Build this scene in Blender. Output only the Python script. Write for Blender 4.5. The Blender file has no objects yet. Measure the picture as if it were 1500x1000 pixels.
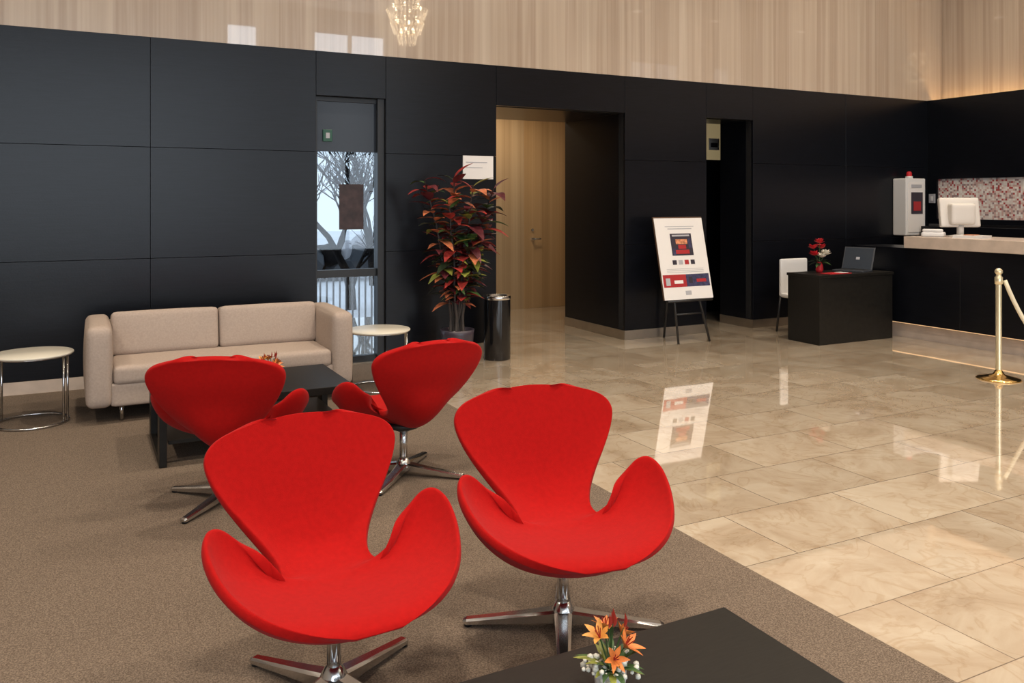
import bpy, bmesh, math, random
from mathutils import Vector, Matrix
random.seed(7)
scene = bpy.context.scene
COL = scene.collection
V = Vector
I4 = Matrix.Identity(4)

# ------------------------------------------------------------------ materials
def newmat(name):
    m = bpy.data.materials.new(name); m.use_nodes = True
    nt = m.node_tree
    return m, nt, nt.nodes['Principled BSDF']

def pmat(name, col, rough=0.5, metal=0.0, coat=0.0, spec=0.5, emit=None, estr=0.0, var=0.0, vscale=20.0, bump=0.0, bscale=200.0, sheen=0.0, vstretch=(1,1,1), alpha=1.0):
    m, nt, b = newmat(name)
    b.inputs['Base Color'].default_value = (*col, 1)
    b.inputs['Roughness'].default_value = rough
    b.inputs['Metallic'].default_value = metal
    b.inputs['Coat Weight'].default_value = coat
    b.inputs['Specular IOR Level'].default_value = spec
    b.inputs['Sheen Weight'].default_value = sheen
    b.inputs['Alpha'].default_value = alpha
    if emit:
        b.inputs['Emission Color'].default_value = (*emit, 1)
        b.inputs['Emission Strength'].default_value = estr
    tc = nt.nodes.new('ShaderNodeTexCoord')
    if var > 0:
        mp = nt.nodes.new('ShaderNodeMapping'); mp.inputs['Scale'].default_value = vstretch
        n = nt.nodes.new('ShaderNodeTexNoise'); n.inputs['Scale'].default_value = vscale; n.inputs['Detail'].default_value = 4
        r = nt.nodes.new('ShaderNodeValToRGB')
        r.color_ramp.elements[0].position = 0.3; r.color_ramp.elements[1].position = 0.7
        r.color_ramp.elements[0].color = (*[c*(1-var) for c in col], 1)
        r.color_ramp.elements[1].color = (*[min(1, c*(1+var)) for c in col], 1)
        nt.links.new(tc.outputs['Object'], mp.inputs['Vector'])
        nt.links.new(mp.outputs[0], n.inputs['Vector'])
        nt.links.new(n.outputs['Fac'], r.inputs['Fac'])
        nt.links.new(r.outputs['Color'], b.inputs['Base Color'])
    if bump > 0:
        n2 = nt.nodes.new('ShaderNodeTexNoise'); n2.inputs['Scale'].default_value = bscale; n2.inputs['Detail'].default_value = 2
        bp = nt.nodes.new('ShaderNodeBump'); bp.inputs['Strength'].default_value = bump; bp.inputs['Distance'].default_value = 0.003
        nt.links.new(tc.outputs['Object'], n2.inputs['Vector'])
        nt.links.new(n2.outputs['Fac'], bp.inputs['Height'])
        nt.links.new(bp.outputs['Normal'], b.inputs['Normal'])
    return m

def ramp(nt, stops):
    r = nt.nodes.new('ShaderNodeValToRGB'); cr = r.color_ramp
    while len(cr.elements) < len(stops): cr.elements.new(0.5)
    for e, (p, c) in zip(cr.elements, stops):
        e.position = p; e.color = (*c, 1)
    return r

def mat_marble():
    m, nt, b = newmat('marble_tile')
    L = nt.links.new
    tc = nt.nodes.new('ShaderNodeTexCoord')
    mp = nt.nodes.new('ShaderNodeMapping'); mp.inputs['Location'].default_value = (-2.73+0.36, -1.70, 0)
    L(tc.outputs['Object'], mp.inputs['Vector'])
    br = nt.nodes.new('ShaderNodeTexBrick')
    br.offset = 0.5; br.offset_frequency = 2; br.squash = 1.0
    br.inputs['Scale'].default_value = 1.0
    br.inputs['Brick Width'].default_value = 0.72
    br.inputs['Row Height'].default_value = 0.47
    br.inputs['Mortar Size'].default_value = 0.0022
    br.inputs['Mortar Smooth'].default_value = 0.0
    br.inputs['Bias'].default_value = 0.0
    br.inputs['Color1'].default_value = (0.0, 0.0, 0.0, 1)
    br.inputs['Color2'].default_value = (1, 1, 1, 1)
    br.inputs['Mortar'].default_value = (0.5, 0.5, 0.5, 1)
    L(mp.outputs[0], br.inputs['Vector'])
    add = nt.nodes.new('ShaderNodeVectorMath'); add.operation = 'MULTIPLY_ADD'
    add.inputs[1].default_value = (7, 5, 3)
    L(br.outputs['Color'], add.inputs[0]); L(tc.outputs['Object'], add.inputs[2])
    n1 = nt.nodes.new('ShaderNodeTexNoise'); n1.inputs['Scale'].default_value = 2.4; n1.inputs['Detail'].default_value = 8
    n1.inputs['Roughness'].default_value = 0.62; n1.inputs['Distortion'].default_value = 0.9
    L(add.outputs[0], n1.inputs['Vector'])
    r1 = ramp(nt, [(0.28, (0.43, 0.33, 0.23)), (0.43, (0.55, 0.445, 0.33)), (0.56, (0.625, 0.53, 0.41)), (0.75, (0.70, 0.62, 0.505))])
    L(n1.outputs['Fac'], r1.inputs['Fac'])
    n2 = nt.nodes.new('ShaderNodeTexNoise'); n2.inputs['Scale'].default_value = 3.5; n2.inputs['Detail'].default_value = 5; n2.inputs['Distortion'].default_value = 1.4
    L(add.outputs[0], n2.inputs['Vector'])
    r2 = ramp(nt, [(0.47, (1, 1, 1)), (0.5, (0.80, 0.72, 0.62)), (0.53, (1, 1, 1))])
    L(n2.outputs['Fac'], r2.inputs['Fac'])
    mx = nt.nodes.new('ShaderNodeMix'); mx.data_type = 'RGBA'; mx.blend_type = 'MULTIPLY'; mx.inputs[0].default_value = 0.55
    L(r1.outputs['Color'], mx.inputs[6]); L(r2.outputs['Color'], mx.inputs[7])
    r3 = ramp(nt, [(0.0, (0.88, 0.87, 0.85)), (1.0, (1.05, 1.04, 1.02))])
    L(br.outputs['Color'], r3.inputs['Fac'])
    mx2 = nt.nodes.new('ShaderNodeMix'); mx2.data_type = 'RGBA'; mx2.blend_type = 'MULTIPLY'; mx2.inputs[0].default_value = 1.0
    L(mx.outputs[2], mx2.inputs[6]); L(r3.outputs['Color'], mx2.inputs[7])
    mx3 = nt.nodes.new('ShaderNodeMix'); mx3.data_type = 'RGBA'
    L(br.outputs['Fac'], mx3.inputs[0]); L(mx2.outputs[2], mx3.inputs[6]); mx3.inputs[7].default_value = (0.20, 0.15, 0.11, 1)
    L(mx3.outputs[2], b.inputs['Base Color'])
    n3 = nt.nodes.new('ShaderNodeTexNoise'); n3.inputs['Scale'].default_value = 1.5; L(tc.outputs['Object'], n3.inputs['Vector'])
    bp = nt.nodes.new('ShaderNodeBump'); bp.inputs['Strength'].default_value = 0.04; bp.inputs['Distance'].default_value = 0.02
    L(n3.outputs['Fac'], bp.inputs['Height']); L(bp.outputs['Normal'], b.inputs['Normal']); L(bp.outputs['Normal'], b.inputs['Coat Normal'])
    b.inputs['Roughness'].default_value = 0.045
    b.inputs['Specular IOR Level'].default_value = 0.9
    b.inputs['Coat Weight'].default_value = 1.0; b.inputs['Coat Roughness'].default_value = 0.02
    return m

def mat_carpet():
    m, nt, b = newmat('carpet_weave')
    L = nt.links.new
    tc = nt.nodes.new('ShaderNodeTexCoord')
    n1 = nt.nodes.new('ShaderNodeTexNoise'); n1.inputs['Scale'].default_value = 190; n1.inputs['Detail'].default_value = 2
    L(tc.outputs['Object'], n1.inputs['Vector'])
    r1 = ramp(nt, [(0.30, (0.092, 0.070, 0.053)), (0.5, (0.158, 0.122, 0.093)), (0.70, (0.240, 0.188, 0.146))])
    L(n1.outputs['Fac'], r1.inputs['Fac'])
    L(r1.outputs['Color'], b.inputs['Base Color'])
    bp = nt.nodes.new('ShaderNodeBump'); bp.inputs['Strength'].default_value = 0.4; bp.inputs['Distance'].default_value = 0.003
    L(n1.outputs['Fac'], bp.inputs['Height']); L(bp.outputs['Normal'], b.inputs['Normal'])
    b.inputs['Roughness'].default_value = 0.95; b.inputs['Specular IOR Level'].default_value = 0.1
    return m

def mat_stripes(name, stops, rough, sx=9.0, coat=0.0, fine=0.0):
    m, nt, b = newmat(name)
    L = nt.links.new
    tc = nt.nodes.new('ShaderNodeTexCoord')
    mp = nt.nodes.new('ShaderNodeMapping'); mp.inputs['Scale'].default_value = (sx, sx, 0.05)
    L(tc.outputs['Object'], mp.inputs['Vector'])
    n1 = nt.nodes.new('ShaderNodeTexNoise'); n1.inputs['Scale'].default_value = 1.0; n1.inputs['Detail'].default_value = 5; n1.inputs['Roughness'].default_value = 0.65
    L(mp.outputs[0], n1.inputs['Vector'])
    r1 = ramp(nt, stops)
    L(n1.outputs['Fac'], r1.inputs['Fac'])
    mp2 = nt.nodes.new('ShaderNodeMapping'); mp2.inputs['Scale'].default_value = (sx*7, sx*7, 0.25)
    L(tc.outputs['Object'], mp2.inputs['Vector'])
    n2 = nt.nodes.new('ShaderNodeTexNoise'); n2.inputs['Scale'].default_value = 1.0; n2.inputs['Detail'].default_value = 2
    L(mp2.outputs[0], n2.inputs['Vector'])
    r2 = ramp(nt, [(0.35, (0.80, 0.77, 0.74)), (0.6, (1.03, 1.03, 1.03))])
    L(n2.outputs['Fac'], r2.inputs['Fac'])
    mx = nt.nodes.new('ShaderNodeMix'); mx.data_type = 'RGBA'; mx.blend_type = 'MULTIPLY'; mx.inputs[0].default_value = fine
    L(r1.outputs['Color'], mx.inputs[6]); L(r2.outputs['Color'], mx.inputs[7])
    L(mx.outputs[2], b.inputs['Base Color'])
    b.inputs['Roughness'].default_value = rough
    b.inputs['Coat Weight'].default_value = coat; b.inputs['Coat Roughness'].default_value = 0.02
    return m

def mat_mosaic():
    m, nt, b = newmat('mosaic_tiles')
    L = nt.links.new
    tc = nt.nodes.new('ShaderNodeTexCoord')
    sn = nt.nodes.new('ShaderNodeVectorMath'); sn.operation = 'SNAP'; sn.inputs[1].default_value = (10, 0.024, 0.024)
    L(tc.outputs['Object'], sn.inputs[0])
    wn = nt.nodes.new('ShaderNodeTexWhiteNoise'); L(sn.outputs[0], wn.inputs['Vector'])
    r = ramp(nt, [(0.0, (0.72, 0.64, 0.60)), (0.3, (0.62, 0.42, 0.38)), (0.52, (0.42, 0.08, 0.08)), (0.64, (0.80, 0.76, 0.72)), (0.88, (0.34, 0.24, 0.24))])
    r.color_ramp.interpolation = 'CONSTANT'
    L(wn.outputs['Value'], r.inputs['Fac']); L(r.outputs['Color'], b.inputs['Base Color'])
    b.inputs['Roughness'].default_value = 0.2
    return m

M_RED = pmat('red_wool', (0.37, 0.0042, 0.0035), 0.9, sheen=0.04, spec=0.12, bump=0.3, bscale=450, var=0.07, vscale=60)
M_CHROME = pmat('polished_aluminium', (0.62, 0.62, 0.62), 0.18, metal=1.0)
M_STEEL = pmat('brushed_steel', (0.50, 0.46, 0.41), 0.35, metal=1.0, var=0.1, vscale=5)
M_BLACKMET = pmat('black_metal', (0.012, 0.012, 0.013), 0.4)
M_BLACKGLOSS = pmat('black_gloss', (0.008, 0.008, 0.009), 0.12)
M_WALLDK = pmat('black_oak_panel', (0.0036, 0.0042, 0.0066), 0.28, spec=0.30, var=0.4, vscale=6, vstretch=(1, 1, 25), bump=0.10, bscale=80)
M_GAP = pmat('shadow_gap', (0.003, 0.003, 0.004), 0.9)
M_DKWOOD = pmat('dark_oak_table', (0.009, 0.008, 0.0065), 0.45, spec=0.3, var=0.35, vscale=10, vstretch=(2, 20, 2))
M_SOFA = pmat('beige_fabric', (0.43, 0.35, 0.295), 0.95, spec=0.1, var=0.07, vscale=80, bump=0.25, bscale=500)
M_WHITE = pmat('white_lacquer', (0.80, 0.78, 0.76), 0.3)
M_WHITEPL = pmat('white_plastic', (0.74, 0.74, 0.74), 0.35)
M_CREAM = pmat('table_top_cream', (0.72, 0.68, 0.57), 0.25)
M_MARBLE = mat_marble()
M_CARPET = mat_carpet()
M_UPPER = mat_stripes('striped_sycamore_veneer', [(0.25, (0.35, 0.27, 0.20)), (0.38, (0.475, 0.38, 0.295)), (0.45, (0.42, 0.33, 0.255)), (0.52, (0.53, 0.435, 0.345)), (0.60, (0.48, 0.39, 0.305)), (0.75, (0.62, 0.53, 0.44))], 0.22, 3.2, coat=1.0, fine=0.35)
M_UPPER.node_tree.nodes['Principled BSDF'].inputs['Coat IOR'].default_value = 1.8
M_WOOD = mat_stripes('warm_wood', [(0.3, (0.32, 0.21, 0.11)), (0.5, (0.40, 0.27, 0.145)), (0.7, (0.47, 0.335, 0.195))], 0.3, 8.0, coat=0.4, fine=.4)
M_MOSAIC = mat_mosaic()
M_BRASS = pmat('polished_brass', (0.75, 0.52, 0.20), 0.15, metal=1.0)
M_CREAMPOST = pmat('pale_brass_post', (0.85, 0.76, 0.52), 0.2, metal=0.7)
M_ROPE = pmat('cream_rope', (0.70, 0.64, 0.48), 0.8, bump=0.6, bscale=90)
M_CEIL = pmat('ceiling_paint', (0.66, 0.62, 0.57), 0.8, var=0.03, vscale=2)
M_STONE = pmat('beige_stone_slab', (0.54, 0.45, 0.38), 0.25, var=0.1, vscale=8)
M_PLASTER = pmat('side_wall_paint', (0.40, 0.36, 0.32), 0.7, var=0.04, vscale=3)
M_LED = pmat('warm_led', (1, 0.7, 0.35), 0.5, emit=(1.0, 0.60, 0.25), estr=16)
M_LEDLOW = pmat('dim_warm_led', (1, 0.7, 0.4), 0.5, emit=(1.0, 0.60, 0.30), estr=0.7)
M_LAMP = pmat('lamp_lens', (1, 0.9, 0.8), 0.5, emit=(1.0, 0.86, 0.68), estr=8)
M_PINKPOT = pmat('purple_pot', (0.05, 0.04, 0.055), 0.3)
M_EXIT_REFLECTION = pmat('green_exit_reflection', (0.01, 0.05, 0.03), 0.4, emit=(0.05, 0.4, 0.2), estr=0.05)
M_REDPLASTIC = pmat('red_print', (0.38, 0.02, 0.025), 0.5)
M_DKPRINT = pmat('dark_print', (0.03, 0.025, 0.04), 0.5)
M_NAVY = pmat('navy_print', (0.04, 0.04, 0.10), 0.5, var=.5, vscale=30)
M_ORPRINT = pmat('orange_print', (0.60, 0.24, 0.12), 0.5, var=.5, vscale=40)
M_GREYPRINT = pmat('grey_print', (0.42, 0.42, 0.45), 0.6)
M_SCREEN = pmat('laptop_screen', (0.03, 0.04, 0.055), 0.2)
M_SLATE = pmat('laptop_case', (0.05, 0.055, 0.065), 0.35)
M_BEIGEPL = pmat('beige_plastic', (0.66, 0.63, 0.59), 0.4)

def mat_glass():
    m = bpy.data.materials.new('window_glass'); m.use_nodes = True
    nt = m.node_tree; nt.nodes.clear()
    o = nt.nodes.new('ShaderNodeOutputMaterial'); mx = nt.nodes.new('ShaderNodeMixShader')
    t = nt.nodes.new('ShaderNodeBsdfTransparent'); t.inputs[0].default_value = (0.74, 0.80, 0.86, 1)
    g = nt.nodes.new('ShaderNodeBsdfGlossy'); g.inputs['Roughness'].default_value = 0.02
    mx.inputs[0].default_value = 0.04
    nt.links.new(t.outputs[0], mx.inputs[1]); nt.links.new(g.outputs[0], mx.inputs[2]); nt.links.new(mx.outputs[0], o.inputs[0])
    return m
M_GLASS = mat_glass()

# ------------------------------------------------------------------ mesh builder
class MB:
    def __init__(s, name):
        s.name = name; s.bm = bmesh.new(); s.mats = []
    def mi(s, mat):
        if mat not in s.mats: s.mats.append(mat)
        return s.mats.index(mat)
    def merge(s, t, mat, smooth=False, mtx=I4):
        t.verts.index_update()
        k = s.mi(mat)
        vs = [s.bm.verts.new(mtx @ v.co) for v in t.verts]
        for f in t.faces:
            try:
                nf = s.bm.faces.new([vs[v.index] for v in f.verts])
                nf.material_index = k; nf.smooth = smooth
            except ValueError: pass
        t.free()
    def box(s, lo, hi, mat, bevel=0.0, rot=None, seg=2):
        lo = V(lo); hi = V(hi); c = (lo+hi)/2; d = hi-lo
        t = bmesh.new(); bmesh.ops.create_cube(t, size=1.0)
        for v in t.verts: v.co = V((v.co.x*d.x, v.co.y*d.y, v.co.z*d.z))
        if bevel > 0:
            bmesh.ops.bevel(t, geom=t.edges[:], offset=bevel, segments=seg, affect='EDGES', profile=0.5)
        m = Matrix.Translation(c)
        if rot is not None: m = m @ rot.to_4x4()
        s.merge(t, mat, False, m)
    def cushion(s, lo, hi, r, mat, bulge=(0, 0, 0), n=14, rot=None, taper=0):
        lo = V(lo); hi = V(hi); c = (lo+hi)/2; h = (hi-lo)/2
        t = bmesh.new(); bmesh.ops.create_cube(t, size=2.0)
        bmesh.ops.subdivide_edges(t, edges=t.edges[:], cuts=n, use_grid_fill=True)
        for v in t.verts:
            p = v.co.copy()
            q = V([math.copysign(1-(1-abs(a))**1.6, a) for a in p])
            pt = V((q.x*h.x, q.y*h.y, q.z*h.z))
            inner = V([max(-(h[i]-r), min(h[i]-r, pt[i])) for i in range(3)])
            d = pt-inner
            if d.length > 1e-9: pt = inner+d.normalized()*r
            bx, by, bz = bulge
            pt.x += bx*p.x*(1-q.y**2)*(1-q.z**2)
            pt.y += by*p.y*(1-q.x**2)*(1-q.z**2)
            pt.z += bz*p.z*(1-q.x**2)*(1-q.y**2)
            v.co = pt
        m = Matrix.Translation(c)
        if rot is not None: m = m @ rot.to_4x4()
        s.merge(t, mat, True, m)
    def cyl(s, p0, p1, r0, r1=None, mat=None, seg=24, caps=True, smooth=True):
        p0 = V(p0); p1 = V(p1); r1 = r0 if r1 is None else r1
        ax = (p1-p0); L = ax.length; q = ax.to_track_quat('Z', 'Y').to_matrix().to_4x4()
        k = s.mi(mat)
        a = []; b = []
        for i in range(seg):
            t = 2*math.pi*i/seg
            a.append(s.bm.verts.new(p0 + q @ V((r0*math.cos(t), r0*math.sin(t), 0))))
            b.append(s.bm.verts.new(p0 + q @ V((r1*math.cos(t), r1*math.sin(t), L))))
        for i in range(seg):
            f = s.bm.faces.new([a[i], a[(i+1) % seg], b[(i+1) % seg], b[i]]); f.material_index = k; f.smooth = smooth
        if caps:
            f = s.bm.faces.new(a[::-1]); f.material_index = k
            f = s.bm.faces.new(b); f.material_index = k
    def lathe(s, prof, c, mat, seg=40, smooth=True, m=None):
        c = V(c); k = s.mi(mat); rings = []
        for r, z in prof:
            if r < 1e-6: ring = [s.bm.verts.new(c+V((0, 0, z)))]
            else: ring = [s.bm.verts.new(c+V((r*math.cos(2*math.pi*i/seg), r*math.sin(2*math.pi*i/seg), z))) for i in range(seg)]
            rings.append(ring)
        for a, b in zip(rings, rings[1:]):
            for i in range(seg):
                j = (i+1) % seg
                if len(a) == 1 and len(b) == 1: continue
                if len(a) == 1: vs = [a[0], b[j], b[i]]
                elif len(b) == 1: vs = [a[i], a[j], b[0]]
                else: vs = [a[i], a[j], b[j], b[i]]
                f = s.bm.faces.new(vs); f.material_index = k; f.smooth = smooth
    def tube(s, pts, rad, mat, seg=8, closed=False):
        pts = [V(p) for p in pts]; n = len(pts); k = s.mi(mat)
        rings = []
        ref = V((0, 0, 1))
        for i, p in enumerate(pts):
            if closed: d = pts[(i+1) % n]-pts[i-1]
            else: d = pts[min(i+1, n-1)]-pts[max(i-1, 0)]
            d.normalize()
            rr = ref if abs(d.dot(ref)) < 0.95 else V((1, 0, 0))
            u = d.cross(rr).normalized(); w = u.cross(d)
            r = rad[i] if isinstance(rad, (list, tuple)) else rad
            rings.append([s.bm.verts.new(p+u*r*math.cos(2*math.pi*j/seg)+w*r*math.sin(2*math.pi*j/seg)) for j in range(seg)])
        rg = range(n) if closed else range(n-1)
        for i in rg:
            a = rings[i]; b = rings[(i+1) % n]
            for j in range(seg):
                f = s.bm.faces.new([a[j], a[(j+1) % seg], b[(j+1) % seg], b[j]]); f.material_index = k; f.smooth = True
        if not closed:
            f = s.bm.faces.new(rings[0]); f.material_index = k
            f = s.bm.faces.new(rings[-1][::-1]); f.material_index = k
    def leaf(s, base, d, up, L, W, mat, droop=0.2, fold=0.25, n=6, pw=0.8):
        base = V(base); d = V(d).normalized(); side = d.cross(V(up))
        if side.length < 1e-4: side = d.cross(V((1, 0, 0)))
        side.normalize(); u = side.cross(d).normalized(); k = s.mi(mat)
        rows = []
        for i in range(n+1):
            t = i/n
            p = base+d*L*t+V((0, 0, -1))*droop*L*t*t
            w = W*0.5*max(0.02, math.sin(math.pi*min(0.999, t**pw)))
            rows.append([s.bm.verts.new(p-side*w+u*w*fold), s.bm.verts.new(p), s.bm.verts.new(p+side*w+u*w*fold)])
        for a, b in zip(rows, rows[1:]):
            for j in range(2):
                f = s.bm.faces.new([a[j], a[j+1], b[j+1], b[j]]); f.material_index = k; f.smooth = True
    def done(s, parent=None, loc=None, rotz=0.0, fixn=True):
        if fixn: bmesh.ops.recalc_face_normals(s.bm, faces=s.bm.faces[:])
        me = bpy.data.meshes.new(s.name); s.bm.to_mesh(me); s.bm.free()
        for m in s.mats: me.materials.append(m)
        o = bpy.data.objects.new(s.name, me); COL.objects.link(o)
        if parent: o.parent = parent
        if loc: o.location = loc
        o.rotation_euler = (0, 0, rotz)
        return o

def empty(name, loc=(0, 0, 0), rotz=0.0):
    e = bpy.data.objects.new(name, None); COL.objects.link(e)
    e.location = loc; e.rotation_euler = (0, 0, rotz); e.empty_display_size = 0.2
    return e

# ------------------------------------------------------------------ room shell
YW = 7.56; XR = 10.20; XL = -5.0; YF = -5.0; ZC = 6.1; HD = 2.86
o = MB('floor'); o.box((XL, YF, -0.2), (XR+0.4, 10.6, 0), M_MARBLE); o.done()
CZ = 0.004
o = MB('carpet'); o.box((XL+.02, YF+.02, 0.0005), (2.43, YW-0.02, CZ), M_CARPET); o.done()
o = MB('ceiling'); o.box((XL-.2, YF-.2, ZC), (XR+0.6, YW+0.5, ZC+0.2), M_CEIL); o.done()

w = MB('wall_back')
G = 0.0016; TH = 0.03
def panel(x0, x1, z0, z1):
    w.box((x0+G, YW, z0+G), (x1-G, YW+TH, z1-G), M_WALLDK, bevel=0.001, seg=1)
rows3 = [(0.10, 1.03), (1.03, 1.95), (1.95, HD)]
for a, b in [(-5.0, -3.60), (-3.60, -2.23), (-2.23, -0.85), (-0.85, 0.524), (0.524, 1.90), (2.556, 3.71), (5.26, 6.39), (7.09, 8.64), (8.64, 10.2)]:
    for z0, z1 in rows3: panel(a, b, z0, z1)
for a, b in [(1.90, 2.556), (3.71, 5.26), (6.39, 7.09)]: panel(a, b, 2.46, HD)
for a, b in [(-5.0, 1.90), (2.556, 3.71), (5.26, 6.39), (7.09, 10.6)]:
    w.box((a+.002, YW+TH, 0), (b-.002, YW+0.12, HD), M_GAP)
for a, b in [(1.90, 2.556), (3.71, 5.26), (6.39, 7.09)]:
    w.box((a, YW+TH, 2.465), (b, YW+0.12, HD), M_GAP)
w.box((XL, YW+0.004, HD), (XR+0.6, YW+0.14, ZC), M_UPPER)
w.box((5.26, YW+0.12, 0), (5.40, 8.82, 2.9), M_WALLDK)
w.box((3.57, YW+0.12, 0), (3.71, 10.4, 2.9), M_WALLDK)
w.box((7.09, YW+0.12, 0), (7.2, 8.13, 2.9), M_WALLDK)
w.box((3.71, YW+0.12, 2.46), (5.26, 8.82, 2.6), M_WALLDK)
w.box((6.39, YW+0.12, 2.46), (7.09, 8.13, 2.6), M_WALLDK)
w.box((1.86, YW+0.12, 0), (1.90, YW+0.22, 2.47), M_WALLDK)
w.box((2.556, YW+0.12, 0), (2.60, YW+0.22, 2.47), M_WALLDK)
w.box((1.86, YW+0.12, 2.46), (2.60, YW+0.22, 2.6), M_WALLDK)
w.done()
b = MB('baseboard_back')
for a, c in [(-5.0, 1.90), (2.556, 3.71), (5.26, 6.39), (7.09, 8.05)]:
    b.box((a+0.002, YW-0.006, 0.001), (c-0.002, YW+TH, 0.10), M_STEEL if a > 2 else M_STONE)
b.box((5.252, YW-0.006, 0.001), (5.2595, 8.82, 0.10), M_STEEL)
b.box((7.082, YW-0.006, 0.001), (7.0895, 8.13, 0.10), M_STEEL)
b.done()

c = MB('wall_corridor')
c.box((3.71, 10.40, 0), (5.53, 10.5, 2.9), M_WOOD)
c.box((6.48, 10.40, 0), (6.75, 10.5, 2.9), M_WOOD)
c.box((5.53, 10.42, 2.75), (6.48, 10.5, 2.9), M_WOOD)
c.box((6.38, 8.82, 0), (6.48, 10.4, 2.9), M_PLASTER)
c.box((5.40, 8.74, 0), (6.48, 8.82, 2.9), M_PLASTER)
c.box((3.57, 8.82, 2.9), (6.75, 10.5, 3.0), M_CEIL)
c.done()
d = MB('door_1')
M_DOORW = mat_stripes('door_veneer', [(0.3, (0.34, 0.205, 0.09)), (0.5, (0.42, 0.26, 0.12)), (0.7, (0.48, 0.31, 0.155))], 0.35, 8.0, coat=0.2, fine=.4)
d.box((5.535, 10.42, 0.0), (6.475, 10.46, 2.745), M_DOORW, bevel=0.003)
d.box((5.66, 10.36, 0.96), (5.69, 10.42, 0.99), M_CHROME)
d.cyl((5.66, 10.37, 0.975), (5.79, 10.37, 0.975), 0.010, mat=M_CHROME, seg=10)
d.cyl((5.675, 10.405, 1.10), (5.675, 10.42, 1.10), 0.02, mat=M_CHROME, seg=14)
d.done()
c = MB('wall_recess')
c.box((6.48, 9.0, 0), (8.4, 9.1, 2.9), M_WALLDK)
c.box((7.2, 8.05, 0), (8.4, 8.13, 2.9), M_WALLDK)
c.box((8.4, 8.05, 0), (8.5, 9.1, 2.9), M_WALLDK)
c.box((6.48, 8.13, 2.9), (8.5, 9.1, 3.0), M_WALLDK)
c.box((6.29, YW+.12, 0), (6.39, 8.74, 2.9), M_WALLDK)
c.done()
s_ = MB('exit_sign_panel')
M_SIGNLIT = pmat('lit_sign_cream', (.6, .5, .3), .5, emit=(.8, .62, .32), estr=.2)
s_.box((7.35, 8.975, 2.07), (7.83, 8.998, 2.62), M_SIGNLIT, bevel=0.003)
s_.box((7.62, 8.965, 2.20), (7.80, 8.976, 2.36), M_WHITEPL)
s_.box((7.65, 8.960, 2.24), (7.77, 8.966, 2.30), M_DKPRINT)
s_.done()

w = MB('wall_right')
w.box((XR, YF, 0), (XR+0.1, YW, 1.27), M_WALLDK); w.done()
w = MB('wall_right_upper')
w.box((XR, YF, 1.80), (XR+0.1, YW, HD), M_WALLDK)
w.box((XR+0.1, YF, HD-0.2), (XR+0.32, YW, HD-0.1), M_WALLDK)
w.box((XR+0.3, YF, HD-0.1), (XR+0.4, YW, ZC), M_UPPER)
w.done()
w = MB('wall_right_backing')
w.box((XR+0.1, YF, 1.2), (XR+0.14, YW, 1.85), M_GAP)
w.done()
w = MB('trim_1'); w.box((XR, 7.42, 1.27), (XR+0.1, YW, 1.80), M_WALLDK); w.done()
w = MB('mosaic_backsplash'); w.box((XR+0.03, YF+0.01, 1.271), (XR+0.099, 7.419, 1.799), M_MOSAIC); w.done()
w = MB('led_cove_strip'); w.box((XR+0.14, YF+0.1, HD-0.098), (XR+0.18, YW-0.02, HD-0.08), M_LED); w.done()
w = MB('wall_left'); w.box((XL-0.15, YF, 0), (XL, YW+0.1, ZC), M_PLASTER); w.done()
w = MB('wall_front')
w.box((XL, YF-0.15, 0), (-4.4, YF, ZC), M_PLASTER)
w.box((2.8, YF-0.15, 0), (2.95, YF, ZC), M_PLASTER)
w.box((3.75, YF-0.15, 0), (4.95, YF, ZC), M_PLASTER)
w.box((6.85, YF-0.15, 0), (XR+0.4, YF, ZC), M_PLASTER)
w.box((-4.4, YF-0.15, 4.9), (2.8, YF, ZC), M_PLASTER)
w.box((2.95, YF-0.15, 5.65), (3.75, YF, ZC), M_PLASTER)
w.box((4.95, YF-0.15, 5.65), (6.85, YF, ZC), M_PLASTER)
w.box((-4.4, YF-0.15, 0), (6.85, YF, 0.25), M_WALLDK)
w.done()
f = MB('window_1')
for (x, z1) in [(-4.4, 4.9), (-2.96, 4.9), (-1.52, 4.9), (-.08, 4.9), (1.36, 4.9), (2.76, 4.9), (2.99, 5.65), (3.71, 5.65), (4.99, 5.65), (5.9, 5.65), (6.81, 5.65)]:
    f.box((x-0.04, YF-0.12, 0.25), (x+0.04, YF-0.02, z1), M_BLACKMET)
for a, c, zs in [(-4.4, 2.8, (.28, 2.7, 4.87)), (2.95, 3.75, (.28, 2.7, 5.61)), (4.95, 6.85, (.28, 2.7, 5.61))]:
    for z in zs:
        f.box((a, YF-0.11, z-0.04), (c, YF-0.03, z+0.04), M_BLACKMET)
f.done()

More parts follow.
